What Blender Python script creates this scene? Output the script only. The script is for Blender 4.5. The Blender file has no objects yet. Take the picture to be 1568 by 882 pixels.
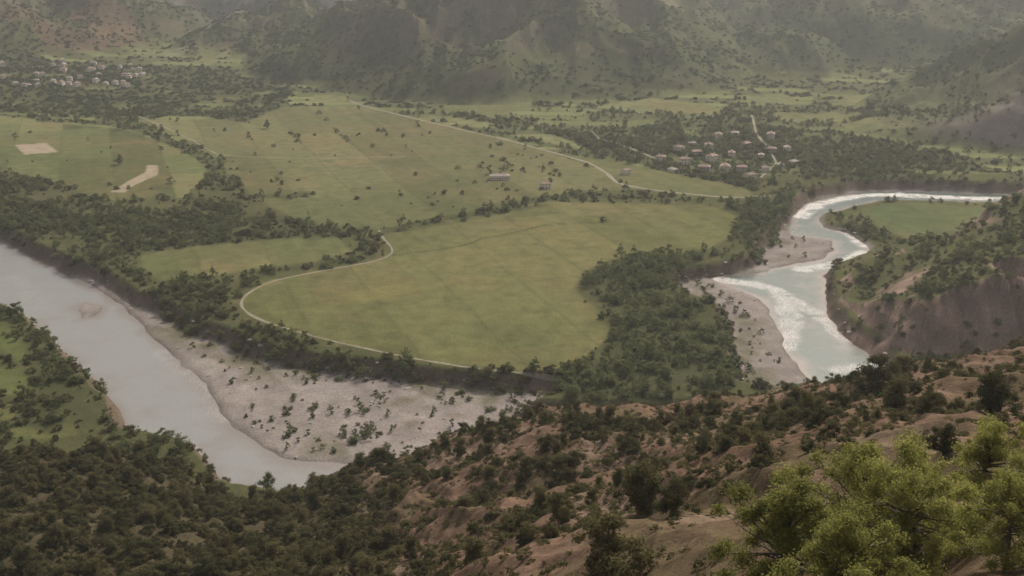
import bpy, bmesh, math, time
import numpy as np
from mathutils import Vector
T0=time.time()
rng=np.random.default_rng(11)
sc=bpy.context.scene

# ------------------------------------------------------------------ survey geometry
H=200.0; F=1700.0; TH=math.radians(18); ct=math.cos(TH); st=math.sin(TH)
def ray(u,v):
    a=(u-784)/F; b=(441-v)/F
    return a, ct+b*st, -st+b*ct
def G(u,v,z=0.0):
    a,yc,zc=ray(u,v); t=(z-H)/zc
    return (a*t,yc*t)
def D(u,v,y):
    a,yc,zc=ray(u,v); t=y/yc
    return (a*t,y,H+zc*t)
def GP(l,z=0.0): return [G(u,v,z) for u,v in l]

# ------------------------------------------------------------------ noise
def hsh(ix,iy,s):
    n=(ix.astype(np.int64)*374761393+iy.astype(np.int64)*668265263+s*1442695041)&0xffffffff
    n=((n^(n>>13))*1274126177)&0xffffffff
    return ((n^(n>>16))&0xffff)/65535.0
def vn(x,y,s):
    ix=np.floor(x);iy=np.floor(y);fx=x-ix;fy=y-iy
    fx=fx*fx*fx*(fx*(fx*6-15)+10);fy=fy*fy*fy*(fy*(fy*6-15)+10)
    a=hsh(ix,iy,s);b=hsh(ix+1,iy,s);c=hsh(ix,iy+1,s);d=hsh(ix+1,iy+1,s)
    return (a+(b-a)*fx+(c-a)*fy+(a-b-c+d)*fx*fy)*2-1
def fbm(x,y,sc_,o,s):
    r=0;A=1;tot=0;x=x/sc_;y=y/sc_
    for i in range(o):
        r=r+A*vn(x,y,s+i*7);tot+=A;A*=.5
        x,y=(x*1.6-y*1.2)+3.1,(x*1.2+y*1.6)-1.7
    return r/tot
def ridged(x,y,sc_,o,s):
    r=0;A=1;tot=0;x=x/sc_;y=y/sc_
    for i in range(o):
        r=r+A*(1-np.abs(vn(x,y,s+i*7))*1.6);tot+=A;A*=.5
        x,y=(x*1.6-y*1.2)+3.1,(x*1.2+y*1.6)-1.7
    return r/tot
def ss(a,b,x):
    t=np.clip((x-a)/(b-a),0,1);return t*t*(3-2*t)
def sdf(poly,x,y,margin=45):
    p=np.array(poly);out=np.full(x.shape,margin*1.0)
    m=(x>p[:,0].min()-margin)&(x<p[:,0].max()+margin)&(y>p[:,1].min()-margin)&(y<p[:,1].max()+margin)
    if not m.any(): return out
    xs=x[m];ys=y[m];d=np.full(xs.shape,1e12);ins=np.zeros(xs.shape,bool);n=len(p)
    for i in range(n):
        ax,ay=p[i];bx,by=p[(i+1)%n];ex=bx-ax;ey=by-ay
        t=np.clip(((xs-ax)*ex+(ys-ay)*ey)/(ex*ex+ey*ey+1e-9),0,1)
        d=np.minimum(d,(xs-ax-t*ex)**2+(ys-ay-t*ey)**2)
        if ay!=by:
            ins^=((ay>ys)!=(by>ys))&(xs<ex*(ys-ay)/(ey)+ax)
    d=np.sqrt(d);d[ins]*=-1;out[m]=np.minimum(d,margin);return out
def pline(pts,x,y,margin=40):
    p=np.array(pts);out=np.full(x.shape,margin*1.0)
    m=(x>p[:,0].min()-margin)&(x<p[:,0].max()+margin)&(y>p[:,1].min()-margin)&(y<p[:,1].max()+margin)
    if not m.any(): return out
    xs=x[m];ys=y[m];d=np.full(xs.shape,1e12)
    for i in range(len(p)-1):
        ax,ay=p[i];bx,by=p[i+1];ex=bx-ax;ey=by-ay
        t=np.clip(((xs-ax)*ex+(ys-ay)*ey)/(ex*ex+ey*ey+1e-9),0,1)
        d=np.minimum(d,(xs-ax-t*ex)**2+(ys-ay-t*ey)**2)
    out[m]=np.minimum(np.sqrt(d),margin);return out
class TPS:
    def __init__(s,P):
        P=np.array(P,float);s.P=P;n=len(P)
        d=np.hypot(P[:,None,0]-P[None,:,0],P[:,None,1]-P[None,:,1])
        K=s.k(d)+np.eye(n)*60.0
        A=np.zeros((n+3,n+3));A[:n,:n]=K;A[:n,n]=1;A[:n,n+1:]=P[:,:2];A[n,:n]=1;A[n+1:,:n]=P[:,:2].T
        s.w=np.linalg.solve(A,np.concatenate([P[:,2],[0,0,0]]))
    def k(s,d): return np.where(d>0,d*d*np.log(d+1e-9),0)
    def __call__(s,x,y):
        n=len(s.P);r=s.w[n]+s.w[n+1]*x+s.w[n+2]*y
        for i in range(n):
            r=r+s.w[i]*s.k(np.hypot(x-s.P[i,0],y-s.P[i,1]))
        return r

# ------------------------------------------------------------------ map of the valley
WZ=-7.8
BL=GP([(-260,280),(-80,333),(0,363),(60,396),(150,428),(215,466),(300,508),(430,560),(520,572),(700,592),(870,603),(760,660),(600,720),(480,765),(370,760),(330,727),(280,694),(178,670),(168,625),(148,592),(98,547),(48,502),(0,470),(-120,430),(-400,380)],WZ)
WL=GP([(-260,290),(-80,342),(0,368),(60,402),(140,437),(190,470),(213,500),(240,533),(300,578),(335,620),(350,655),(372,678),(400,692),(450,705),(545,716),(520,745),(430,775),(370,757),(330,725),(280,694),(178,670),(168,625),(148,592),(98,547),(48,502),(0,470),(-120,430),(-400,380)],WZ)
WI=GP([(98,478),(130,460),(168,468),(152,488),(115,492)],WZ)
BH=[(-110,384),(-40,374),(40,380),(120,400),(200,420),(215,500),(160,490),(130,462),(60,448),(20,450),(-20,455),(-80,440)]
WH=[(-100,386),(-35,380),(40,388),(115,408),(185,430),(190,505),(165,510),(145,455),(90,430),(30,405),(-40,398),(-80,405)]
BR=GP([(1035,432),(1095,424),(1150,412),(1165,395),(1185,355),(1208,330),(1240,304),(1310,291),(1400,289),(1500,293),(1600,296),(1750,292),(1750,312),(1600,315),(1500,313),(1345,310),(1310,319),(1265,332),(1260,346),(1305,358),(1338,380),(1316,402),(1277,417),(1262,432),(1268,470),(1290,505),(1350,545),(1370,575),(1300,600),(1200,610),(1140,600),(1118,560),(1108,505),(1096,478),(1060,465),(1035,450)],WZ)
WR1=GP([(1085,425),(1180,418),(1250,418),(1262,428),(1266,470),(1288,508),(1350,548),(1370,580),(1270,595),(1236,565),(1207,535),(1195,500),(1165,458),(1110,436)],WZ)
WR2=GP([(1180,424),(1250,424),(1305,408),(1332,383),(1302,359),(1256,348),(1256,332),(1303,317),(1342,308),(1500,311),(1600,313),(1750,310),(1750,295),(1600,299),(1500,296),(1400,292),(1310,294),(1244,309),(1214,332),(1204,352),(1222,361),(1275,368),(1284,382),(1262,398),(1180,414)],WZ)
LOW=GP([(1252,338),(1300,316),(1345,306),(1600,312),(1760,312),(1760,350),(1560,350),(1440,380),(1345,392),(1300,372)],-5.5)

MAIN=GP([(372,458),(400,434),(480,415),(560,401),(606,390),(590,360),(640,350),(730,336),(830,308),(960,312),(1090,316),(1128,330),(1122,362),(1085,380),(1040,387),(955,390),(912,408),(878,440),(905,468),(938,490),(930,520),(900,545),(860,564),(790,567),(700,558),(600,543),(500,522),(420,499),(378,478)])
FB=GP([(215,392),(300,377),(430,366),(515,361),(538,386),(480,400),(400,410),(310,424),(245,432),(218,412)])
FC=GP([(205,185),(380,180),(440,165),(550,160),(700,195),(850,235),(928,265),(958,290),(900,293),(830,300),(770,315),(650,338),(585,350),(520,350),(450,332),(380,300),(362,250),(300,215)])
FD=GP([(-150,175),(0,180),(190,198),(305,240),(320,268),(280,302),(140,308),(112,285),(0,258),(-150,225)])
FE=GP([(870,236),(960,250),(1060,270),(1152,290),(1150,303),(1050,300),(965,288),(935,265)])
FF=GP([(1318,322),(1360,312),(1430,308),(1530,312),(1560,325),(1490,345),(1440,366),(1400,370),(1345,345)],-5.5)
FG=[GP(p) for p in [
 [(800,205),(850,205),(945,220),(930,232),(830,218)],[(722,160),(800,150),(822,162),(760,180),(715,175)],
 [(935,160),(1000,152),(1085,160),(1110,180),(1060,190),(990,180)],[(1020,125),(1080,118),(1110,130),(1070,145),(1010,140)],
 [(1050,178),(1110,178),(1110,188),(1050,188)],[(1180,178),(1280,172),(1300,182),(1200,190)],[(1290,150),(1400,140),(1400,150),(1300,160)],
 [(300,85),(350,82),(362,100),(310,108)],[(330,150),(380,152),(380,162),(330,160)],[(640,175),(700,180),(760,190),(720,195)],
 [(480,148),(530,150),(530,157),(480,156)],[(1150,150),(1200,146),(1220,156),(1160,162)],[(1100,100),(1180,92),(1200,104),(1110,112)],
 [(1280,190),(1330,185),(1420,200),(1400,208),(1300,200)]]]
FM=[GP(p) for p in [[(-30,490),(10,490),(40,530),(42,560),(10,540),(-40,530)],[(-60,560),(35,565),(50,590),(40,605),(-60,600)],[(-60,615),(20,618),(30,640),(-60,650)],[(20,652),(110,648),(120,668),(10,674)],[(70,560),(110,568),(125,590),(90,590)]]]
PALE=[GP(p) for p in [[(22,222),(72,219),(88,233),(38,237)],[(168,294),(200,275),(222,264),(224,254),(241,253),(240,268),(205,284),(192,294)]]]
VEG=[ # polygon, density
 (GP([(-200,240),(0,262),(100,290),(200,318),(300,330),(420,335),(565,350),(540,362),(430,364),(300,374),(210,390),(212,415),(250,436),(345,440),(350,468),(380,486),(420,505),(520,535),(700,566),(860,572),(860,600),(700,590),(500,568),(330,508),(250,470),(150,426),(60,396),(0,362),(-200,300)]),.62),
 (GP([(880,442),(912,408),(955,400),(1000,405),(1040,445),(1100,478),(1112,520),(1125,560),(1130,595),(1000,620),(850,612),(850,572),(925,545),(938,500),(905,470)]),.42),
 (GP([(1110,312),(1160,300),(1215,285),(1225,312),(1195,365),(1165,400),(1110,422),(1040,426),(965,402),(955,392),(1060,389),(1118,368),(1130,340)]),.55),
 (GP([(965,195),(1110,190),(1300,205),(1460,235),(1470,284),(1310,284),(1210,296),(1150,290),(1000,258),(900,228),(830,198)]),.48),
 (GP([(-200,95),(480,122),(430,160),(380,188),(300,178),(190,178),(-200,168)]),.36),
 (GP([(1262,342),(1300,338),(1345,350),(1400,376),(1330,382),(1275,362)],-5.5),.45),
 (GP([(330,288),(370,290),(440,330),(520,352),(420,340),(330,332),(290,310)]),.42),
 (GP([(60,560),(150,590),(172,625),(178,668),(100,672),(40,650),(60,600)]),.6),
 (GP([(-40,470),(0,470),(50,500),(100,545),(130,575),(60,560),(30,520),(-40,480)]),.7),
]
HEDGE=[(GP(p),w,d) for p,w,d in [
 ([(590,352),(650,340),(735,326),(775,318),(830,303),(900,298),(965,305)],7,.40),
 ([(345,446),(372,432),(400,421),(480,407),(560,393),(582,376),(545,362)],6,.7),
 ([(190,188),(235,206),(300,235),(332,255),(340,290)],10,.3),
 ([(700,192),(760,205),(860,226),(960,243),(1060,264),(1150,284)],8,.3),
 ([(360,300),(440,300),(470,296)],8,.4),([(0,176),(190,192)],10,.3),
 ([(870,290),(960,300),(1040,306),(1120,308)],6,.3),([(740,328),(830,315)],5,.6),
 ([(830,196),(930,208),(1000,225)],10,.5),
 ([(372,496),(420,516),(500,543),(600,564),(700,580),(790,590),(880,592)],8,.95),
 ([(600,392),(720,372),(830,345),(930,338)],1.5,.02)]]
ROADS=[("dirt_road",GP([(535,155),(550,161),(620,178),(700,197),(780,215),(850,234),(905,250),(930,265),(945,281),(1000,292),(1060,298),(1120,303),(1180,300)]),3.2),
 ("field_track",GP([(580,352),(586,364),(600,378),(604,389),(575,400),(480,417),(410,432),(374,452),(366,466),(378,481),(420,499),(500,521),(600,543),(700,561),(780,570),(850,574)]),1.7),
 ("field_track",GP([(210,178),(232,186),(290,212),(335,238),(450,243),(620,240)]),1.8),
 ("village_track",GP([(1150,185),(1158,205),(1175,225),(1190,250),(1160,275)]),2.0),
 ("village_track",GP([(830,196),(905,200),(915,212),(960,225),(1010,245)]),2.2)]
hillP=[D(*p) for p in [(-300,670,350),(0,700,350),(100,694,350),(230,700,350),(300,724,345),(360,778,345),(440,770,345),(480,736,342),(570,704,335),(700,655,325),(860,606,320),(1000,600,320),(1240,588,330),(1370,560,330),(1568,508,320),(1800,450,310),(2100,400,300),
 (0,790,290),(0,880,240),(250,800,270),(250,890,215),(-300,800,290),(430,830,270),(600,780,250),(600,890,170),(750,700,255),(800,800,160),(900,890,95),(900,680,240),(1050,650,230),(1060,740,125),(1180,748,110),(1100,890,70),(1250,650,210),(1400,620,190),(1568,590,160),(1568,700,95),(1400,720,95),(1800,650,100),(1350,880,48),(1700,800,45)]]
crest=np.array(sorted([(p[0],p[1]) for p in hillP[:17]]))
hillP+=[(0,0,188),(-60,0,172),(60,0,192),(0,-60,198),(-200,100,90),(200,100,178),(-150,0,125),(200,0,205),(-200,-60,140),(200,-60,215)]
hillT=TPS(hillP)
spurT=TPS([D(*p) for p in [(1270,445,600),(1330,402,640),(1320,460,590),(1400,428,575),(1568,388,555),(1480,352,660),(1568,306,670),(1700,250,680),(1700,345,560),(1900,200,700),(1900,300,560),(1400,378,650)]])
SPUR=GP([(1258,440),(1268,480),(1290,510),(1348,552),(1385,575)],WZ)+[(260,500),(420,470),(700,470),(700,860),(520,830)]+GP([(1568,330),(1500,352),(1440,372),(1400,378),(1340,388),(1300,405),(1272,422)])

# cx,cy,height,rx,ry,power
CONES=[(-5,1740,215,390,430,.9),(-1050,2080,330,520,620,1.1),(720,1190,230,340,320,1.0),(690,2060,330,400,480,.95),(1150,2000,400,480,560,1.0),(330,2750,520,380,560,1.0),(-420,2700,520,280,560,1.0),(-780,2750,560,360,640,1.0),(-360,1900,90,200,240,1.1),(230,1230,9,150,60,1.0),(400,1680,70,130,160,1.0)]
def height(x,y,full=False):
    wx=x+4.5*fbm(x,y,28,3,5);wy=y+4.5*fbm(x,y,28,3,55)
    base=.5*fbm(x,y,120,3,3)+.15*fbm(x,y,9,2,4)+ss(1250,1900,y)*18
    base=base-5.5*(1-ss(-4,10,sdf(LOW,wx,wy)))
    gx=x+55*fbm(x,y,240,3,21);gy=y+55*fbm(x,y,240,3,22)
    hills=np.zeros_like(x);central=np.zeros_like(x)
    far=y>820
    if far.any():
        X=gx[far];Y=gy[far];h=np.zeros_like(X)
        rg=ridged(X,Y*.7,210,5,31)
        rg2=ridged(X,Y*.45,70,4,35)
        cen=np.zeros_like(X)
        for i,(cx,cy,A,rx,ry,pw) in enumerate(CONES):
            r=np.hypot((X-cx)/rx,(Y-cy)/ry);k=np.clip(1-r,0,1)**pw
            hh=A*k*(.50+.80*rg*np.minimum(1,3*(1-k)))+np.minimum(k*4,1)*20*(rg2-.35)*min(1,A/80)
            if i==0: cen=k
            h=np.maximum(h,hh)
        fr=ss(2200,3600,Y)*750
        h=np.maximum(h,fr*(.50+.9*rg)+np.minimum(fr/60,1)*24*rg2)
        hills[far]=h;central[far]=cen
    z=base+hills
    bed=sdf(BL,wx,wy)
    for p in (BH,BR): bed=np.minimum(bed,sdf(p,wx,wy))
    z=z+(-7.0+.35*fbm(x,y,14,3,8)-z)*(1-ss(-3,4.5,bed))
    wat=sdf(WL,wx,wy)
    wat=np.maximum(wat,-sdf(WI,wx,wy)-2)
    for p in (WH,WR1,WR2): wat=np.minimum(wat,sdf(p,wx,wy))
    z=np.where(bed<8,z-3.6*ss(6,-9,wat),z)
    spur=np.full_like(x,-99.)
    m=(y>430)&(y<900)&(x>100)
    d_sp=sdf(SPUR,wx,wy,200)
    if m.any():
        gul=ridged(x[m],y[m]*.4,17,4,61)
        cap=-8+(.75+.65*gul)*(-d_sp[m])
        top=spurT(x[m],y[m])+1.5*fbm(x[m],y[m],30,3,62)
        spur[m]=np.minimum(cap,top)
    hill=np.full_like(x,-99.);m=y<470
    if m.any():
        xm=x[m];ym=y[m];yc=np.interp(xm,crest[:,0],crest[:,1])
        t=hillT(xm,np.minimum(ym,yc+20))
        amp=ss(-20,60,ym)
        ax=xm+8*fbm(xm,ym,40,2,79);rt=ss(-90,-20,xm)
        rel=(6.2*ridged(ax*1.1+ym*.35,ym*.5,36,4,71)-3.9)*amp*(.30+.70*rt)+(4.5*fbm(xm,ym,60,3,73))*ss(60,200,ym)*rt+1.8*ridged(ax,ym*.7,11,3,74)*amp-1.1
        e=np.maximum(0,ym-yc);hill[m]=t+rel-.95*(np.sqrt(e*e+64)-8)
    z2=np.maximum(np.maximum(z,spur),hill)
    if full: return z2,dict(bed=bed,wat=wat,spur=(spur>z)&(spur>hill),hill=(hill>z)&(hill>spur),dsp=d_sp,wx=wx,wy=wy,hills=hills,cen=central)
    return z2
def lerp(c,k,m): return c+(np.array(k)-c)*m[:,None]
def cover(x,y):
    z,I=height(x,y,True)
    gx=(height(x+1.5,y)-z)/1.5;gy=(height(x,y+1.5)-z)/1.5;sl=np.hypot(gx,gy)
    n1=fbm(x,y,45,4,101);n2=fbm(x,y,9,3,102);n3=fbm(x,y,160,4,103)
    wx,wy=I['wx'],I['wy'];N=len(x)
    sx=x+1.5*fbm(x,y,25,2,150);sy=y+1.5*fbm(x,y,25,2,151)
    def plots(ang,a,b,s):
        c,s_=math.cos(ang),math.sin(ang)
        p=(sx*c+sy*s_);q=(-sx*s_+sy*c)
        i=np.floor(p/a);off=hsh(i,i*0,s)*b;j=np.floor((q+off)/b)
        e=np.minimum(np.mod(p,a),a-np.mod(p,a));f_=np.mod(q+off,b)
        return hsh(i,j,s+3),e,np.minimum(f_,b-f_)
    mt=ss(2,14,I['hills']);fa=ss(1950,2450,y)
    col=np.tile(np.array([.070,.074,.033]),(N,1));dens=np.clip(.22+.6*n1,0,.6)
    col=lerp(col,[.110,.095,.052],ss(0.1,.5,n2)*.5)
    tp,te,tf=plots(1.42,30,95,41)
    back=(y>930)&(mt<.3);tfm=back*ss(.48,.5,tp+.35*n3)*ss(1.5,3,np.minimum(te,tf))
    col=lerp(col,[.078,.084,.040],back*1.)
    dens=np.where(y>930,np.clip(.20-.5*n1,0.05,.5)+.12*(np.minimum(te,tf)<4),dens)
    tc=np.array([.118,.130,.058])*(.75+.5*hsh(np.floor(tp*997),np.floor(tp*31),5))[:,None]
    col=col+(tc-col)*tfm[:,None];dens=dens*(1-.97*tfm)
    lf=(x<-60)&(y<520)&(I['bed']>0);dens=np.where(lf,np.clip(.55+.6*n1,.1,1),dens);col=lerp(col,[.06,.064,.03],lf*.7)
    # mountains
    mid=ss(150,350,x)
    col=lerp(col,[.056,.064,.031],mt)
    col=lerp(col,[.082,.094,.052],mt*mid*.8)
    col=lerp(col,[.092,.112,.084],mt*fa)  # distance haze painted into the far ranges' colour, on top of the volume
    col=lerp(col,[.105,.082,.055],mt*ss(.15,.45,n1+.3*n2)*(.45-.3*fa)*(1-.5*mid))
    col=lerp(col,[.088,.100,.048],mt*ss(.1,.5,n3)*.5*(1-fa))
    scree=mt*ss(.95,1.4,sl+.4*n1)*(1-.6*mid)
    col=lerp(col,[.150,.125,.105],scree*.4)
    md=np.clip(.50-.8*n1-.25*scree-.3*n3,0.06,.85)*(1-.55*fa)*(1-.35*mid)
    dens=dens*(1-mt)+mt*md
    sad=np.exp(-(((x-215)/55)**2+((y-1770)/60)**2)*1.2)
    col=lerp(col,[.15,.15,.09],np.clip(sad*1.6,0,1)*mt);dens*=1-np.clip(sad*1.8,0,1)
    wl=ss(-450,-650,x)*ss(1350,1500,y)
    red=(mt>.2)*ss(.10,.35,fbm(x,y,110,3,120))*wl
    col=lerp(col,[.14,.085,.06],red*.55);dens*=1-.35*wl
    rock=np.exp(-(((x+500)/45)**2+((y-2250)/350)**2))*ss(-.1,.3,fbm(x,y,40,4,121))
    rock=np.maximum(rock,.7*mt*fa*ss(.18,.42,fbm(x,y,70,4,122)+.2*(sl-.8))*ss(200,-150,x))
    col=lerp(col,[.26,.24,.23],np.clip(rock*1.2,0,1));dens*=1-np.clip(rock*1.5,0,1)
    st_,ed,ef=plots(.35,44,170,5);st2,_,_=plots(-1.15,95,60,9);st3,_,_=plots(.35,9,130,19)
    def field(poly,base,dn,var=.30,edge=1.5,hg=0):
        nonlocal col,dens
        d=sdf(poly,wx*.35+x*.65,wy*.35+y*.65,20);m=(1-ss(-edge,edge,d))*(1-mt)
        b=np.tile(np.array(base),(N,1))
        b=b*(1+var*(st_-.5)[:,None]+.12*(st3-.5)[:,None]+.10*n2[:,None])
        b=lerp(b,[.150,.118,.058],np.clip(ss(.70,.72,st2)*.25+ss(.05,.5,n1)*.35+ss(.75,.77,st_)*.25,0,1))
        b=lerp(b,[.066,.080,.034],np.clip(ss(.1,.5,-n3)*.5+ss(.2,.6,-n2)*.35,0,1))
        b=lerp(b,[.072,.078,.036],(1-ss(.3,1.3,np.minimum(ed,ef)))*.55)
        col=col+(b-col)*m[:,None];dn2=dn+hg*(np.minimum(ed,ef)<1.5)*(st2>.4);dens=dens+(dn2-dens)*m
    field(MAIN,[.108,.110,.046],0.0)
    field(FB,[.102,.111,.048],0.0)
    field(FC,[.108,.111,.054],0.0,.42)
    field(FD,[.096,.108,.048],0.0,.8,hg=.12)
    field(FE,[.105,.116,.052],0.0)
    field(FF,[.092,.116,.054],0.0)
    for p in FG: field(p,[.125,.138,.066],0.0)
    for p in FM: field(p,[.078,.092,.034],0.02)
    for p in PALE:
        m=1-ss(-1,1,sdf(p,sx,sy,20));col=lerp(col,[.25,.21,.155],m)
    pl=1-ss(-1,1,sdf(GP([(520,452),(610,434),(660,440),(560,462)]),sx,sy,20));col=lerp(col,[.150,.140,.055],pl*.6)
    m=(sdf(FC,x,y,20)<-6);dens=np.where(m,np.clip(.003+.035*ss(.05,.5,fbm(x,y,110,2,140))*ss(1250,850,y)+.10*(np.minimum(ed,ef)<1.5)*(st2>.55),0,.15),dens)
    m=(sdf(FD,x,y,20)<-6);dens=np.where(m,np.maximum(.002,.08*(np.minimum(ed,ef)<1.2)*(st2>.5)),dens)
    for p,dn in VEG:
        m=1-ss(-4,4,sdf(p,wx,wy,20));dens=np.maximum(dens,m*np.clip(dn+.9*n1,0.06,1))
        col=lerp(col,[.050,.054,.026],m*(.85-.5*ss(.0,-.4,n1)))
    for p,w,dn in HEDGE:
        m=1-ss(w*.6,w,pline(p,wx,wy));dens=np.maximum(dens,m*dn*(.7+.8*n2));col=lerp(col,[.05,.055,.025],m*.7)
    for nm,p,w in ROADS: dens=np.where(pline(p,x,y)<w*.5+1.8,0,dens)
    # river bed
    bed=1-ss(-1.5,2.5,I['bed'])
    g=np.tile(np.array([.190,.168,.155]),(N,1))*(1+.14*n2+.18*n1)[:,None]
    g=lerp(g,[.100,.095,.058],np.clip(ss(-.1,.35,fbm(x,y,20,3,160))*np.maximum(ss(-34,-4,I['bed']),.8*ss(-120,-60,x)*ss(60,20,x))*.9,0,1))
    g=lerp(g,[.12,.110,.10],ss(5.0,1.0,I['wat'])*.65)
    g=lerp(g,[.24,.218,.205],ss(.1,.4,fbm(x+y*.6,y*.5,16,3,163))*.5)
    col=col+(g-col)*bed[:,None]
    gd=np.clip(.07+.9*ss(-.15,.35,fbm(x,y,13,3,161)),0,.7)*ss(5,16,I['wat'])
    gd=np.where(x<60,gd*ss(-175,-115,x)*(.6+.4*ss(480,440,y)),gd*.35)
    gd=np.maximum(gd,.8*ss(-7,-1,I['bed'])*ss(8,14,I['wat']))
    dens=np.where(I['bed']<0,gd,dens)
    near=(I['bed']>=0)&(I['bed']<9)&(mt<.1);dens=np.where(near,np.maximum(dens,np.clip(.5+.6*n1,0,.9)*ss(5,10,I['wat'])),dens)
    up=(y>800)&(x>250)&(sdf(LOW,wx,wy)<12)&(I['bed']<14);dens=np.where(up,dens*.12,dens)
    bank=ss(.5,.9,sl)*(I['bed']<7)*(I['bed']>-5)
    col=lerp(col,[.110,.082,.064],bank*.8)
    # near slope
    hm=I['hill'];soil=np.tile(np.array([.120,.080,.057]),(N,1))*(1+.3*n2+.2*n1)[:,None]
    gr=ss(-.05,.3,fbm(x,y,22,4,170)+.2*n2)
    soil=lerp(soil,[.076,.066,.036],gr*.6)
    soil=lerp(soil,[.175,.128,.097],ss(.2,.5,fbm(x,y,17,3,171))*.6)
    soil=lerp(soil,[.065,.043,.034],ss(.85,1.25,sl+.2*n2)*.6)
    forest=ss(-20,-62,x+.12*(y-250)+14*n1)
    soil=lerp(soil,[.050,.045,.026],forest*.85)
    col=np.where(hm[:,None],soil,col)
    yc=np.interp(x,crest[:,0],crest[:,1])
    hd=np.clip(.12+1.05*fbm(x,y,24,4,180),0.02,.75)*(1-.70*ss(35,100,x)*ss(300,120,y))*(1-.30*ss(60,10,yc-y)*ss(-30,10,x))
    hd=hd*(1-forest)+forest*.85
    kn=np.exp(-(((x-27)/15)**2+((y-112)/24)**2));hd*=1-np.clip(kn*2,0,1)
    dens=np.where(hm,hd,dens)
    # spur
    sp=I['spur'];c2=np.tile(np.array([.070,.074,.034]),(N,1))
    cl=ss(.45,.65,sl+.1*n2)
    cc=np.tile(np.array([.200,.145,.118]),(N,1))*(1+.25*n2+.35*fbm(x*.6,z*3,8,3,190))[:,None]
    c2=c2+(cc-c2)*cl[:,None]
    col=np.where(sp[:,None],c2,col);dens=np.where(sp,(1-cl)*np.clip(.6+.7*n1,0,1)+cl*.05,dens)
    er=np.exp(-(((x-470)/110)**2+((y-960)/110)**2)*1.1)*mt
    er=np.clip(er*2.2+.4*n1*er,0,1);col=lerp(col,[.15,.125,.112],er);dens*=1-er*.9
    return z,np.clip(col,.01,1),np.clip(dens,0,1),I

# ------------------------------------------------------------------ node helpers
def mat(name):
    m=bpy.data.materials.new(name);m.use_nodes=True;nt=m.node_tree
    for n in list(nt.nodes): nt.nodes.remove(n)
    o=nt.nodes.new('ShaderNodeOutputMaterial');return m,nt,o
def N_(nt,t,**k):
    n=nt.nodes.new(t)
    for a,b in k.items(): setattr(n,a,b)
    return n
def noise(nt,vec,scale,detail=4,rough=.6):
    n=N_(nt,'ShaderNodeTexNoise');n.inputs['Scale'].default_value=scale;n.inputs['Detail'].default_value=detail;n.inputs['Roughness'].default_value=rough
    nt.links.new(vec,n.inputs['Vector']);return n
def maprange(nt,v,a,b,c,d):
    n=N_(nt,'ShaderNodeMapRange');n.inputs[1].default_value=a;n.inputs[2].default_value=b;n.inputs[3].default_value=c;n.inputs[4].default_value=d
    nt.links.new(v,n.inputs[0]);return n.outputs[0]
def mulcol(nt,c,f):
    n=N_(nt,'ShaderNodeVectorMath',operation='SCALE');nt.links.new(c,n.inputs[0]);nt.links.new(f,n.inputs['Scale']);return n.outputs[0]
def math_(nt,op,a,b):
    n=N_(nt,'ShaderNodeMath',operation=op)
    for i,q in enumerate((a,b)):
        if isinstance(q,(int,float)): n.inputs[i].default_value=q
        else: nt.links.new(q,n.inputs[i])
    return n.outputs[0]
tm,nt,o=mat('terrain_ground')
b=N_(nt,'ShaderNodeBsdfDiffuse')
at=N_(nt,'ShaderNodeAttribute',attribute_name='cover');geo=N_(nt,'ShaderNodeNewGeometry')
n1=noise(nt,geo.outputs['Position'],.9,6,.7);n2=noise(nt,geo.outputs['Position'],.10,6,.7);n3=noise(nt,geo.outputs['Position'],5,4,.7)
f=math_(nt,'MULTIPLY',maprange(nt,n1.outputs[0],.3,.7,.72,1.28),maprange(nt,n2.outputs[0],.3,.7,.78,1.22))
f=math_(nt,'MULTIPLY',f,maprange(nt,n3.outputs[0],.3,.7,.82,1.18))
nt.links.new(mulcol(nt,at.outputs['Color'],f),b.inputs['Color'])
bu=N_(nt,'ShaderNodeBump');bu.inputs['Distance'].default_value=.5;bu.inputs['Strength'].default_value=.8
nt.links.new(n1.outputs[0],bu.inputs['Height']);nt.links.new(bu.outputs[0],b.inputs['Normal']);nt.links.new(b.outputs[0],o.inputs[0])
def leafmat(name,c1,c2,trans=.3):
    m,nt,o=mat(name)
    oi=N_(nt,'ShaderNodeObjectInfo');at=N_(nt,'ShaderNodeAttribute',attribute_name='tint')
    mx=N_(nt,'ShaderNodeMix',data_type='RGBA');mx.inputs[6].default_value=(*c1,1);mx.inputs[7].default_value=(*c2,1)
    fac=math_(nt,'ADD',math_(nt,'MULTIPLY',oi.outputs['Random'],.6),math_(nt,'MULTIPLY',at.outputs['Fac'],.4))
    nt.links.new(fac,mx.inputs[0])
    df=N_(nt,'ShaderNodeBsdfDiffuse')
    tr=N_(nt,'ShaderNodeBsdfTranslucent');ms=N_(nt,'ShaderNodeMixShader');ms.inputs[0].default_value=trans
    nt.links.new(mx.outputs[2],df.inputs['Color']);nt.links.new(mx.outputs[2],tr.inputs['Color'])
    nt.links.new(df.outputs[0],ms.inputs[1]);nt.links.new(tr.outputs[0],ms.inputs[2]);nt.links.new(ms.outputs[0],o.inputs[0]);return m
def plain(name,c,rough=.85,ns=1.5,var=.25):
    m,nt,o=mat(name);b=N_(nt,'ShaderNodeBsdfPrincipled');b.inputs['Roughness'].default_value=rough
    geo=N_(nt,'ShaderNodeNewGeometry');n=noise(nt,geo.outputs['Position'],ns,5,.65)
    cc=N_(nt,'ShaderNodeRGB');cc.outputs[0].default_value=(*c,1)
    nt.links.new(mulcol(nt,cc.outputs[0],maprange(nt,n.outputs[0],.3,.7,1-var,1+var)),b.inputs['Base Color']);nt.links.new(b.outputs[0],o.inputs[0]);return m
M_dark=leafmat('shrub_foliage',(.050,.053,.026),(.115,.110,.052),.35)
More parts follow.
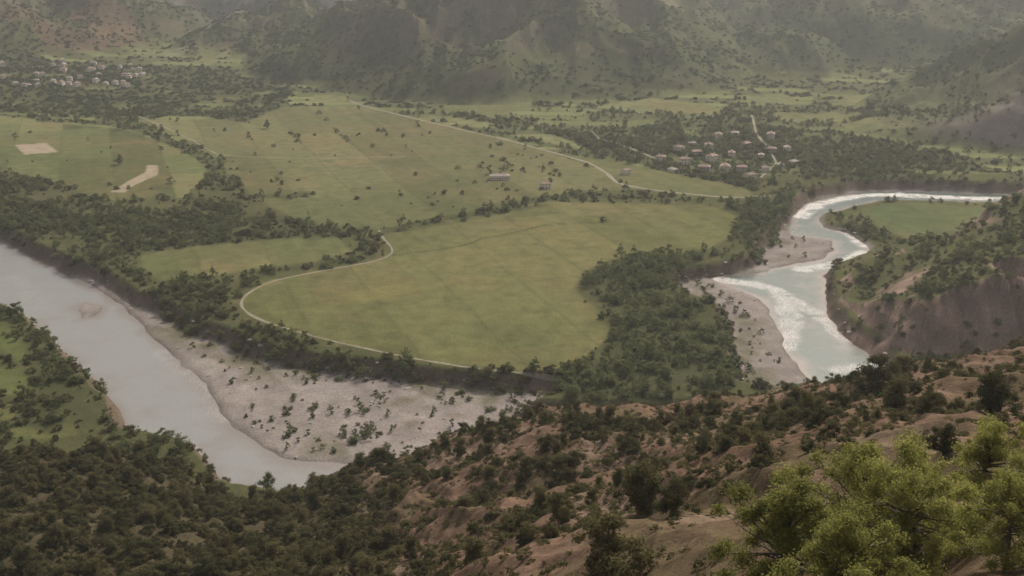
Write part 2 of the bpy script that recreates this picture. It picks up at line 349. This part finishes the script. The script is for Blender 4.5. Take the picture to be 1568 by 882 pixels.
M_rip=leafmat('riverside_foliage',(.085,.105,.048),(.190,.205,.095),.4)
M_far=leafmat('hill_foliage',(.056,.068,.034),(.092,.102,.054),.35)
M_bright=leafmat('fresh_foliage',(.14,.15,.045),(.32,.32,.10),.5)
M_olive=leafmat('olive_foliage',(.075,.070,.036),(.150,.138,.062),.35)
M_bark=plain('bark',(.10,.08,.06),.9,6,.35)

# ------------------------------------------------------------------ terrain mesh
def grid_mesh(name,X,Y,Z,keep=None):
    R,C=X.shape;co=np.stack([X,Y,Z],-1).reshape(-1,3)
    i=np.arange(R*C).reshape(R,C)
    q=np.stack([i[:-1,:-1],i[:-1,1:],i[1:,1:],i[1:,:-1]],-1).reshape(-1,4)
    used=None
    if keep is not None:
        q=q[keep.reshape(-1)[q].any(1)]
        used=np.unique(q);mp=np.zeros(R*C,np.int64);mp[used]=np.arange(len(used));q=mp[q];co=co[used]
    me=bpy.data.meshes.new(name);me.vertices.add(len(co));me.vertices.foreach_set('co',co.astype(np.float32).ravel())
    me.loops.add(q.size);me.loops.foreach_set('vertex_index',q.astype(np.int32).ravel())
    me.polygons.add(len(q));me.polygons.foreach_set('loop_start',np.arange(0,q.size,4,dtype=np.int32))
    me.polygons.foreach_set('use_smooth',np.ones(len(q),bool))
    me.update(calc_edges=True);return me,used
rows=np.concatenate([np.linspace(-60,60,50,endpoint=False),np.geomspace(60,2600,950,endpoint=False),np.geomspace(2600,7000,70)])
cols=np.linspace(-1,1,950)
Y=np.repeat(rows[:,None],len(cols),1);X=cols[None,:]*(.56*np.maximum(Y,0)+75)
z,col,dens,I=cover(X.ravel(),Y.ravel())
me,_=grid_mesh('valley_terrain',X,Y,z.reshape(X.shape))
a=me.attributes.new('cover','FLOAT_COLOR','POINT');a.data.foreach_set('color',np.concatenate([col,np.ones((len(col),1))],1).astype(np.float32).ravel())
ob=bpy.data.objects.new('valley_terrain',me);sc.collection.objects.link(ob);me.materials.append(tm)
print('terrain',time.time()-T0)

# ------------------------------------------------------------------ river
xs=np.arange(-520,760,1.6);ys=np.arange(340,1080,1.6);X,Y=np.meshgrid(xs,ys)
near=np.minimum(np.minimum(sdf(BL,X.ravel(),Y.ravel()),sdf(BR,X.ravel(),Y.ravel())),sdf(BH,X.ravel(),Y.ravel()))
h=np.full(X.size,5.);k=near<10;h[k]=height(X.ravel()[k],Y.ravel()[k])
me,used=grid_mesh('river',X,Y,np.full(X.shape,WZ),keep=(h<WZ+.4).reshape(X.shape))
xx=X.ravel()[used];yy=Y.ravel()[used];hh=h[used]
foam_glint=np.zeros(len(xx))  # riffle foam plus sun glitter painted as white bands
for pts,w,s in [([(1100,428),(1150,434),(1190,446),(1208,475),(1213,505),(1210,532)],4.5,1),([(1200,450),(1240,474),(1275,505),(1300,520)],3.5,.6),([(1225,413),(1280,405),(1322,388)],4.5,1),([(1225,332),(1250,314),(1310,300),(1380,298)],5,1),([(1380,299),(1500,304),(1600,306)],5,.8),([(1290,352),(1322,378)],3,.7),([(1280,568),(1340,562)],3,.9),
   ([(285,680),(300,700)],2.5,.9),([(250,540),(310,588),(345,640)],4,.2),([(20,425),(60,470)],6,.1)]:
    foam_glint=np.maximum(foam_glint,s*(1-ss(w*.2,w*1.8,pline(GP(pts,WZ),xx+3*fbm(xx,yy,12,3,211),yy+3*fbm(xx,yy,12,3,212)))))
foam_glint*=ss(-.8,.2,fbm(xx,yy,6,4,201))
for nm,v in (('depth',WZ-hh),('foam_glint',foam_glint)):
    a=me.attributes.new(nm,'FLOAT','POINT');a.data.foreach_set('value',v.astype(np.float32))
wm,nt,o=mat('river_water')
b=N_(nt,'ShaderNodeBsdfPrincipled');b.inputs['IOR'].default_value=1.33
geo=N_(nt,'ShaderNodeNewGeometry')
ad=N_(nt,'ShaderNodeAttribute',attribute_name='depth');af=N_(nt,'ShaderNodeAttribute',attribute_name='foam_glint')
sep=N_(nt,'ShaderNodeSeparateXYZ');nt.links.new(geo.outputs['Position'],sep.inputs[0])
mxs=N_(nt,'ShaderNodeMix',data_type='RGBA');mxs.inputs[6].default_value=(.175,.185,.180,1);mxs.inputs[7].default_value=(.042,.078,.072,1)
nt.links.new(maprange(nt,sep.outputs[0],-20,120,0,1),mxs.inputs[0])
mx=N_(nt,'ShaderNodeMix',data_type='RGBA');mx.inputs[6].default_value=(.150,.134,.122,1)
nl=noise(nt,geo.outputs['Position'],.05,6,.65)
nt.links.new(maprange(nt,math_(nt,'ADD',ad.outputs['Fac'],maprange(nt,nl.outputs[0],.3,.7,-1.8,.8)),.0,2.4,0,1),mx.inputs[0]);nt.links.new(mxs.outputs[2],mx.inputs[7])
mp=N_(nt,'ShaderNodeMapping');mp.inputs['Rotation'].default_value=(0,0,.9);mp.inputs['Scale'].default_value=(1,.45,1);nt.links.new(geo.outputs['Position'],mp.inputs[0])
nf=noise(nt,mp.outputs[0],1.6,6,.8)
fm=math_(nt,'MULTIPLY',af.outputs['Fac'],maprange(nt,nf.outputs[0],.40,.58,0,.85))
mf=N_(nt,'ShaderNodeMix',data_type='RGBA');mf.inputs[7].default_value=(.72,.70,.68,1)  # white for foam and the painted sun glitter
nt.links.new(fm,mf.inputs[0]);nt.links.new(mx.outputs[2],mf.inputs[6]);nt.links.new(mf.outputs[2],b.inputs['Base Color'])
nt.links.new(maprange(nt,af.outputs['Fac'],0,1,.16,.38),b.inputs['Roughness'])
nt.links.new(maprange(nt,af.outputs['Fac'],0,1,.5,.9),b.inputs['Specular IOR Level'])
nr=noise(nt,mp.outputs[0],.8,6,.75)
bu=N_(nt,'ShaderNodeBump');bu.inputs['Strength'].default_value=1.0
nt.links.new(maprange(nt,af.outputs['Fac'],0,1,.13,1.2),bu.inputs['Distance']);nt.links.new(nr.outputs[0],bu.inputs['Height']);nt.links.new(bu.outputs[0],b.inputs['Normal'])
nt.links.new(b.outputs[0],o.inputs[0])
ob=bpy.data.objects.new('river',me);sc.collection.objects.link(ob);me.materials.append(wm)
print('river',time.time()-T0)

# ------------------------------------------------------------------ roads
M_road=plain('dirt_road_surface',(.165,.145,.100),.95,.5,.35)
def road(name,pts,w):
    P=np.array(pts);seg=[]
    for i in range(len(P)-1):
        n=max(2,int(np.hypot(*(P[i+1]-P[i]))/3));t=np.linspace(0,1,n,endpoint=False)[:,None];seg.append(P[i]+(P[i+1]-P[i])*t)
    Q=np.concatenate(seg+[P[-1:]])
    for _ in range(12): Q[1:-1]=.25*Q[:-2]+.5*Q[1:-1]+.25*Q[2:]
    Tn=np.gradient(Q,axis=0);Tn/=np.linalg.norm(Tn,axis=1)[:,None]+1e-9;Nn=np.stack([-Tn[:,1],Tn[:,0]],1)
    ws=w*(1+.6*fbm(Q[:,0],Q[:,1],9,3,300))
    cs=np.linspace(-.5,.5,5);X=Q[:,0:1]+Nn[:,0:1]*cs*ws[:,None];Y=Q[:,1:2]+Nn[:,1:2]*cs*ws[:,None]
    Z=height(X.ravel(),Y.ravel()).reshape(X.shape)+.10+.07*fbm(X.ravel(),Y.ravel(),7,2,310).reshape(X.shape)
    me,_=grid_mesh(name,X,Y,Z);me.materials.append(M_road);o=bpy.data.objects.new(name,me);sc.collection.objects.link(o)
for nm,p,w in ROADS: road(nm,p,w)

# ------------------------------------------------------------------ trees
def tube(V,Fc,p0,p1,r0,r1,seg=6):
    p0=np.array(p0,float);p1=np.array(p1,float);d=p1-p0;d/=np.linalg.norm(d)+1e-9
    a=np.cross(d,[0,0,1.]) if abs(d[2])<.9 else np.cross(d,[1.,0,0]);a/=np.linalg.norm(a);c=np.cross(d,a)
    s=len(V)
    for p,r in ((p0,r0),(p1,r1)):
        for k in range(seg):
            t=2*math.pi*k/seg;V.append(tuple(p+r*(a*math.cos(t)+c*math.sin(t))))
    for k in range(seg):
        Fc.append((s+k,s+(k+1)%seg,s+seg+(k+1)%seg,s+seg+k))
def tree_mesh(name,seed,Ht,R,nc,leaves,ls,mat_leaf,base=.3,cr=.38,tr=.16,twigs=True):
    r=np.random.default_rng(seed);V=[];Fc=[]
    lean=r.normal(0,.10,2)*Ht
    top=np.array([lean[0],lean[1],Ht*.72]);mid=np.array([lean[0]*.3,lean[1]*.3,Ht*.35])
    tube(V,Fc,(0,0,-.6),mid,tr,tr*.7);tube(V,Fc,mid,top,tr*.7,tr*.25)
    cen=[]
    for i in range(nc):
        zz=(i+.5)/nc;zz=base+(1-base)*zz*.93
        w=math.sin(math.pi*min(1,(zz-base)/(1-base)*.82+.22))**.5
        an=i*2.399+r.uniform(-.9,.9);rad=R*w*r.uniform(.15,1.0)
        c=np.array([math.cos(an)*rad+lean[0]*zz,math.sin(an)*rad+lean[1]*zz,Ht*zz*r.uniform(.80,1.08)]);cen.append(c)
        if twigs:
            t0=mid+(top-mid)*max(0,min(1,(zz-.35)*1.3));t0=t0 if zz>.35 else mid*(.6)
            k=t0+(c-t0)*.5+np.array([0,0,.06*Ht*r.uniform(-.5,1)])
            tube(V,Fc,t0,k,tr*.38,tr*.24,5);tube(V,Fc,k,c,tr*.24,tr*.07,5)
    cen=np.array(cen);tint=r.uniform(0,1,nc)
    sz=r.uniform(.5,1.35,nc);pr=sz**2/(sz**2).sum()
    ci=r.choice(nc,leaves,p=pr);rc=R*cr*sz[ci]
    d=r.normal(size=(leaves,3));d/=np.linalg.norm(d,axis=1)[:,None]
    q=r.uniform(0,1,leaves)**.5*(1+.25*r.normal(size=leaves))
    p=cen[ci]+d*(rc*q)[:,None]*np.array([1,1,.75]);p[:,2]=np.maximum(p[:,2],.05)
    nrm=d*.8+r.normal(size=(leaves,3))*.7+np.array([0,0,.35]);nrm/=np.linalg.norm(nrm,axis=1)[:,None]
    a=np.cross(nrm,r.normal(size=(leaves,3)));a/=np.linalg.norm(a,axis=1)[:,None];c=np.cross(nrm,a)
    L=(ls*r.uniform(.6,1.4,leaves))[:,None]
    lv=np.stack([p-a*L*.5,p+c*L*.32-a*L*.05,p+a*L*.55,p-c*L*.32+a*L*.05],1).reshape(-1,3)
    nb=len(V);V=np.concatenate([np.array(V),lv]);Lf=(np.arange(leaves*4)+nb).reshape(-1,4)
    q=np.concatenate([np.array(Fc),Lf]);MI=np.concatenate([np.zeros(len(Fc)),np.ones(leaves)])
    me=bpy.data.meshes.new(name);me.vertices.add(len(V));me.vertices.foreach_set('co',V.astype(np.float32).ravel())
    me.loops.add(q.size);me.loops.foreach_set('vertex_index',q.astype(np.int32).ravel())
    me.polygons.add(len(q));me.polygons.foreach_set('loop_start',np.arange(0,q.size,4,dtype=np.int32));me.update(calc_edges=True)
    me.materials.append(M_bark);me.materials.append(mat_leaf);me.polygons.foreach_set('material_index',MI.astype(np.int32))
    tt=np.concatenate([np.zeros(nb),np.repeat(np.clip(tint[ci]+r.normal(0,.2,leaves),0,1),4)])
    at=me.attributes.new('tint','FLOAT','POINT');at.data.foreach_set('value',tt.astype(np.float32));return me
def coll(name,meshes):
    c=bpy.data.collections.new(name)
    for i,m in enumerate(meshes): c.objects.link(bpy.data.objects.new('%s_kind_%c'%(name,97+i),m))
    return c
C_rip=coll('riverside_trees',[tree_mesh('rt%d'%i,20+i,[8,9.5,6,5][i],[3.2,3.4,3.6,3.0][i],[12,14,12,9][i],1300,.50,M_rip,.08,.36,.14,False) for i in range(4)])
C_shr=coll('shrubs',[tree_mesh('sh%d'%i,40+i,[3.2,4.0,2.6,4.8][i],[2.4,2.6,2.5,2.5][i],[11,13,9,14][i],1200,.38,[M_dark,M_dark,M_olive,M_rip][i],.02,.40,.09,False) for i in range(4)])
C_far=coll('hill_trees',[tree_mesh('ft%d'%i,60+i,[3.0,2.6,3.8][i],[3.4,3.2,3.2][i],10,240,.9,M_far,.02,.42,.12,False) for i in range(3)])
C_near=coll('slope_shrubs',[tree_mesh('ns%d'%i,80+i,[3.4,4.8,2.4,4.2,1.5][i],[2.2,2.6,1.9,2.5,1.3][i],[18,24,14,20,10][i],[5500,7500,4200,6500,2200][i],.19,[M_dark,M_olive,M_dark,M_dark,M_olive][i],.03,.30,.09,True) for i in range(5)])
C_low=coll('low_scrub',[tree_mesh('ls%d'%i,120+i,[.7,.5,.9][i],[.7,.8,.6][i],6,260,.16,[M_olive,M_olive,M_dark][i],.0,.45,.03,False) for i in range(3)])
def scatter(name,P,S,c,nk,flat=1.0):
    n=len(P);me=bpy.data.meshes.new(name);me.vertices.add(n);me.vertices.foreach_set('co',P.astype(np.float32).ravel())
    a=me.attributes.new('rot','FLOAT','POINT');a.data.foreach_set('value',rng.uniform(0,6.28,n).astype(np.float32))
    sv=np.stack([S*rng.uniform(.75,1.35,n),S*rng.uniform(.75,1.35,n),S*rng.uniform(.65,1.15,n)*flat],1)
    a=me.attributes.new('scl','FLOAT_VECTOR','POINT');a.data.foreach_set('vector',sv.astype(np.float32).ravel())
    a=me.attributes.new('kind','INT','POINT');a.data.foreach_set('value',rng.integers(0,nk,n).astype(np.int32))
    ob=bpy.data.objects.new(name,me);sc.collection.objects.link(ob)
    ng=bpy.data.node_groups.new(name,'GeometryNodeTree')
    ng.interface.new_socket('Geometry',in_out='INPUT',socket_type='NodeSocketGeometry');ng.interface.new_socket('Geometry',in_out='OUTPUT',socket_type='NodeSocketGeometry')
    gi=ng.nodes.new('NodeGroupInput');go=ng.nodes.new('NodeGroupOutput');ip=ng.nodes.new('GeometryNodeInstanceOnPoints');ci=ng.nodes.new('GeometryNodeCollectionInfo')
    ci.inputs['Collection'].default_value=c;ci.inputs['Separate Children'].default_value=True;ci.inputs['Reset Children'].default_value=True
    def na(nm,ty):
        a=ng.nodes.new('GeometryNodeInputNamedAttribute');a.data_type=ty;a.inputs['Name'].default_value=nm
        return [s for s in a.outputs if s.enabled and s.name=='Attribute'][0]
    cx=ng.nodes.new('ShaderNodeCombineXYZ');ng.links.new(na('rot','FLOAT'),cx.inputs[2])
    L=ng.links.new;L(gi.outputs[0],ip.inputs['Points']);L(ci.outputs[0],ip.inputs['Instance']);ip.inputs['Pick Instance'].default_value=True
    L(na('kind','INT'),ip.inputs['Instance Index']);L(cx.outputs[0],ip.inputs['Rotation']);L(na('scl','FLOAT_VECTOR'),ip.inputs['Scale']);L(ip.outputs[0],go.inputs[0])
    md=ob.modifiers.new('scatter','NODES');md.node_group=ng;print(name,n);return ob
def cand(y0,y1,dpm):
    wmax=.56*y1+60
    n=int(dpm*2*wmax*(y1-y0))
    x=rng.uniform(-wmax,wmax,n);y=rng.uniform(y0,y1,n)
    k=np.abs(x)<.53*y+35;return x[k],y[k]
x,y=cand(380,1300,.095);z,c_,dn,I=cover(x,y)
ok=(rng.uniform(size=len(x))<dn)&~I['hill'];x,y,z=x[ok],y[ok],z[ok];bed=I['bed'][ok]
rp=np.minimum.reduce([sdf(VEG[i][0],x,y) for i in (1,2)])<0
rp|=(rng.uniform(size=len(x))<.25)&(bed>0)
rp|=(rng.uniform(size=len(x))<.6)&(bed<0)
S=.3+.85*rng.uniform(0,1,len(x))**1.4;S=np.where(bed<-4,S*.55,S);P=np.stack([x,y,z-.15],1)
scatter('riverside_woodland',P[rp],S[rp]*.95,C_rip,4)
scatter('valley_shrubs',P[~rp],S[~rp]*1.0,C_shr,4)
# river boulders
M_rock=plain('river_rock',(.22,.20,.185),.9,2,.3)
def rock(i):
    r=np.random.default_rng(700+i);bm=bmesh.new();bmesh.ops.create_icosphere(bm,subdivisions=2,radius=1)
    pl=r.normal(size=(9,3));pl/=np.linalg.norm(pl,axis=1)[:,None]
    for v in bm.verts:
        for p_ in pl:
            dd=v.co.dot(Vector(p_))-.72
            if dd>0: v.co-=Vector(p_)*dd
        v.co.z*=.65
    me=bpy.data.meshes.new('rock%d'%i);bm.to_mesh(me);bm.free();me.materials.append(M_rock);return me
C_rock=coll('boulders',[rock(i) for i in range(3)])
x,y=cand(380,900,.16);_,I=height(x,y,True);zb=_
ok=(I['bed']<2.5)&~I['hill']&(rng.uniform(size=len(x))<.3*ss(-7,-1,I['bed'])*ss(-.1,.3,fbm(x,y,18,2,720))+.02)&(I['wat']>-1.5)
scatter('riverbank_boulders',np.stack([x,y,zb],1)[ok],.3+1.3*rng.uniform(0,1,ok.sum())**2.5,C_rock,3)
x,y=cand(70,400,.15);z,c_,dn,I=cover(x,y)
ok=(rng.uniform(size=len(x))<dn*.75)&I['hill'];ok&=~((y<85)&(x>-10));x,y,z=x[ok],y[ok],z[ok]
S=(.3+.85*rng.uniform(0,1,len(x))**1.6)*(.6+.45*ss(60,200,y))*(1+.25*ss(-20,-60,x))*(1-.3*ss(20,80,x)*ss(260,320,y));scatter('hillside_shrubs',np.stack([x,y,z-.15],1),S,C_near,5)
x,y=cand(55,340,.45);z,c_,dn,I=cover(x,y)
ok=(rng.uniform(size=len(x))<np.clip(dn*1.2+.12,0,.8))&I['hill']&(x>-70);x,y,z=x[ok],y[ok],z[ok]
scatter('low_scrub',np.stack([x,y,z-.05],1),rng.uniform(.4,1.5,len(x)),C_low,3)
x,y=cand(1300,3200,.036);z,c_,dn,I=cover(x,y);ok=(rng.uniform(size=len(x))<dn);x,y,z=x[ok],y[ok],z[ok]
scatter('hill_woodland',np.stack([x,y,z-.2],1),rng.uniform(.45,1.15,len(x)),C_far,3)
print('scatter',time.time()-T0)

def put(name,me,x,y,s=1,rz=0,dz=-.1):
    o=bpy.data.objects.new(name,me);sc.collection.objects.link(o)
    zz=height(np.array([x*1.]),np.array([y*1.]))[0];o.location=(x,y,zz+dz);o.scale=(s,s,s);o.rotation_euler=(0,0,rz);return o,zz
A1=tree_mesh('fresh_a',301,9,4.8,95,48000,.13,M_bright,.12,.15,.2)
A2=tree_mesh('fresh_b',302,8,4.4,85,42000,.13,M_bright,.10,.15,.2)
def near_tree(name,me,Ht,u,vtop,yy,rz):
    px,py,pz=D(u,vtop,yy);g=height(np.array([px]),np.array([py]))[0];put(name,me,px,py,max(.35,(pz-g)/Ht),rz)
    print(name,u,'ground',round(g,1),'top',round(pz,1))
near_tree('leafy_tree',A1,9.2,1325,648,60,0);near_tree('leafy_tree',A2,8.2,1515,632,62,1);near_tree('leafy_tree',A2,8.2,1205,728,54,2.4);near_tree('leafy_tree',A1,9.2,1430,690,53,3.9);near_tree('leafy_tree',A2,8.2,1565,715,48,5.1);near_tree('leafy_tree',A2,8.2,1290,765,46,.7)
B1=tree_mesh('oak_a',311,6,2.8,34,12000,.2,M_olive,.20,.24,.16);B2=tree_mesh('oak_b',312,5,2.8,30,10000,.2,M_dark,.15,.25,.14)
for u,vt,yy,m_,hh in [(930,790,95,B1,6),(990,710,130,B2,5),(855,755,150,B1,6),(1030,735,122,B2,5),(1352,545,235,B1,6),(1450,650,110,B2,5),(1530,570,150,B2,5)]:
    near_tree('hillside_tree',m_,hh,u,vt,yy,u)
R1=tree_mesh('rt_single',330,8,3.4,16,3500,.42,M_rip,.22,.36,.16)
for u,v,s in [(410,197,1.1),(182,252,1.1),(408,750,.9),(185,198,1),(1120,508,.8)]:
    x_,y_=G(u,v);put('field_tree',R1,x_,y_,s,u)

# ------------------------------------------------------------------ houses
M_wall=[plain('plaster_wall',(.60,.54,.47),.9,1,.12),plain('stone_wall',(.38,.34,.30),.9,1.4,.2)]
M_roof=[plain('tile_roof',(.20,.13,.10),.85,1.2,.25),plain('weathered_roof',(.26,.22,.19),.85,1.2,.25)]
M_win=plain('window_glass',(.03,.035,.04),.3,1,.1);M_door=plain('door_wood',(.09,.06,.04),.7,3,.2)
def bm_mesh(name,boxes,m):
    V=[];Fc=[]
    for x0,y0,z0,x1,y1,z1 in boxes:
        s=len(V);V+=[(x0,y0,z0),(x1,y0,z0),(x1,y1,z0),(x0,y1,z0),(x0,y0,z1),(x1,y0,z1),(x1,y1,z1),(x0,y1,z1)]
        Fc+=[(s,s+3,s+2,s+1),(s+4,s+5,s+6,s+7),(s,s+1,s+5,s+4),(s+1,s+2,s+6,s+5),(s+2,s+3,s+7,s+6),(s+3,s,s+4,s+7)]
    me=bpy.data.meshes.new(name);me.from_pydata(V,[],Fc)
    if m: me.materials.append(m)
    return me
def hkit(L,W,h,fl,wm_,rm):
    wl=bm_mesh('walls',[(-L/2,-W/2,-2,L/2,W/2,h)],wm_);e=.5;rh=W*.24;x=L/2+e;yv=W/2+e
    V=[(-x,-yv,h-.1),(x,-yv,h-.1),(x,yv,h-.1),(-x,yv,h-.1),(-x+W*.45,0,h+rh),(x-W*.45,0,h+rh)]
    V+=[(a,b_,c-.22) for a,b_,c in V[:4]]
    Fc=[(0,1,5,4),(2,3,4,5),(1,2,5),(3,0,4),(6,9,8,7),(0,6,7,1),(1,7,8,2),(2,8,9,3),(3,9,6,0)]
    rf=bpy.data.meshes.new('roof');rf.from_pydata(V,[],Fc);rf.materials.append(rm)
    wb=[];n=int(L//2.6)
    for f_ in range(fl):
        for i in range(n):
            cx=-L/2+(i+.5)*L/n
            if f_==0 and i==n//2: continue
            for s in (-1,1): 
                y0,y1=sorted((s*W/2,s*(W/2+.04)));wb.append((cx-.45,y0,f_*2.8+1.0,cx+.45,y1,f_*2.8+2.1))
        for s in (-1,1):
            x0,x1=sorted((s*L/2,s*(L/2+.04)));wb.append((x0,-.45,f_*2.8+1.0,x1,.45,f_*2.8+2.1))
    wn=bm_mesh('windows',wb,M_win);cx=-L/2+(n//2+.5)*L/n;dr=bm_mesh('door',[(cx-.5,-W/2-.05,0,cx+.5,-W/2,2.1)],M_door)
    ch=bm_mesh('chimney',[(L*.2,-.9,h,L*.2+.7,-.2,h+rh+.9)],wm_);return dict(walls=wl,roof=rf,windows=wn,door=dr,chimney=ch)
KITS=[hkit(10,8,5.6,2,M_wall[0],M_roof[0]),hkit(9,7,3,1,M_wall[0],M_roof[1]),hkit(12,8,5.6,2,M_wall[1],M_roof[0]),hkit(8,7,5.6,2,M_wall[0],M_roof[1])]
LONG=hkit(20,8,4,1,M_wall[0],M_roof[1])
def house(name,x,y,kit,rz,s=1):
    e=bpy.data.objects.new(name,None);sc.collection.objects.link(e);g=height(np.array([x]),np.array([y]))[0];e.location=(x,y,g+.1);e.rotation_euler=(0,0,rz);e.scale=(s,s,s)
    for k,m in kit.items():
        o=bpy.data.objects.new(k,m);sc.collection.objects.link(o);o.parent=e
def px(u,v): return G(u,v,0)
for u,v in [(1012,246),(1040,232),(1066,238),(1060,222),(1085,228),(1090,246),(1110,262),(1120,240),(1135,262),(1142,225),(1165,243),(1180,234),(1172,262),(1195,255),(1180,212),(1205,232),(1078,262),(1048,250),(1150,274),(1030,262),(1100,212),(1125,210),(1215,250)]:
    x_,y_=px(u,v);house('village_house',x_,y_,KITS[rng.integers(0,4)],rng.uniform(0,3.1),rng.uniform(.65,.95))
for i in range(46):
    u=rng.uniform(-20,225)
    y_=1440+rng.uniform(0,210);x_=(u-784)/F*y_*1.0;house('village_house',x_,y_,KITS[[0,1,3][rng.integers(0,3)]],rng.uniform(0,3.1),rng.uniform(.65,.9))
x_,y_=px(765,274);house('farm_building',x_,y_,LONG,.1,.8)
x_,y_=px(835,288);house('farmhouse',x_,y_,KITS[0],.3,.75)
x_,y_=px(958,266);house('farmhouse',x_,y_,KITS[0],.6,.7)

# ------------------------------------------------------------------ valley haze (real scattering air), light, camera
me=bm_mesh('haze',[(-5000,-600,-60,5000,7500,1400)],None)
hm,nt,o=mat('valley_haze');vs=N_(nt,'ShaderNodeVolumeScatter');vs.inputs['Color'].default_value=(.90,.97,1,1);vs.inputs['Density'].default_value=.00009;vs.inputs['Anisotropy'].default_value=.35
nt.links.new(vs.outputs[0],o.inputs['Volume']);me.materials.append(hm);hz=bpy.data.objects.new('haze',me);sc.collection.objects.link(hz)
EL=math.radians(41);AZ=math.radians(26)
w=bpy.data.worlds.new('World');sc.world=w;w.use_nodes=True;nt=w.node_tree
bg=nt.nodes['Background'];sky=nt.nodes.new('ShaderNodeTexSky');sky.sky_type='NISHITA';sky.sun_disc=False;sky.sun_elevation=EL;sky.sun_rotation=AZ;sky.dust_density=6
hs=nt.nodes.new('ShaderNodeHueSaturation');hs.inputs['Saturation'].default_value=.45
tn=nt.nodes.new('ShaderNodeVectorMath');tn.operation='MULTIPLY';tn.inputs[1].default_value=(1.08,1.0,.93)
nt.links.new(sky.outputs[0],hs.inputs['Color']);nt.links.new(hs.outputs[0],tn.inputs[0]);nt.links.new(tn.outputs[0],bg.inputs[0]);bg.inputs[1].default_value=.15
sl=bpy.data.lights.new('sun','SUN');sl.energy=4.2;sl.angle=math.radians(2.5);sl.color=(1,.93,.82)
so=bpy.data.objects.new('sun',sl);sc.collection.objects.link(so)
d=Vector((math.sin(AZ)*math.cos(EL),math.cos(AZ)*math.cos(EL),math.sin(EL)));so.rotation_euler=d.to_track_quat('Z','Y').to_euler();so.location=(0,0,900)
cam=bpy.data.cameras.new('camera');cam.sensor_width=36;cam.lens=36*F/1568;cam.clip_end=20000;cam.clip_start=.5
co=bpy.data.objects.new('camera',cam);sc.collection.objects.link(co);co.location=(0,0,H);co.rotation_euler=(math.radians(72),0,0);sc.camera=co
sc.view_settings.view_transform='Standard';sc.view_settings.look='None';sc.view_settings.exposure=0
print('done',time.time()-T0)
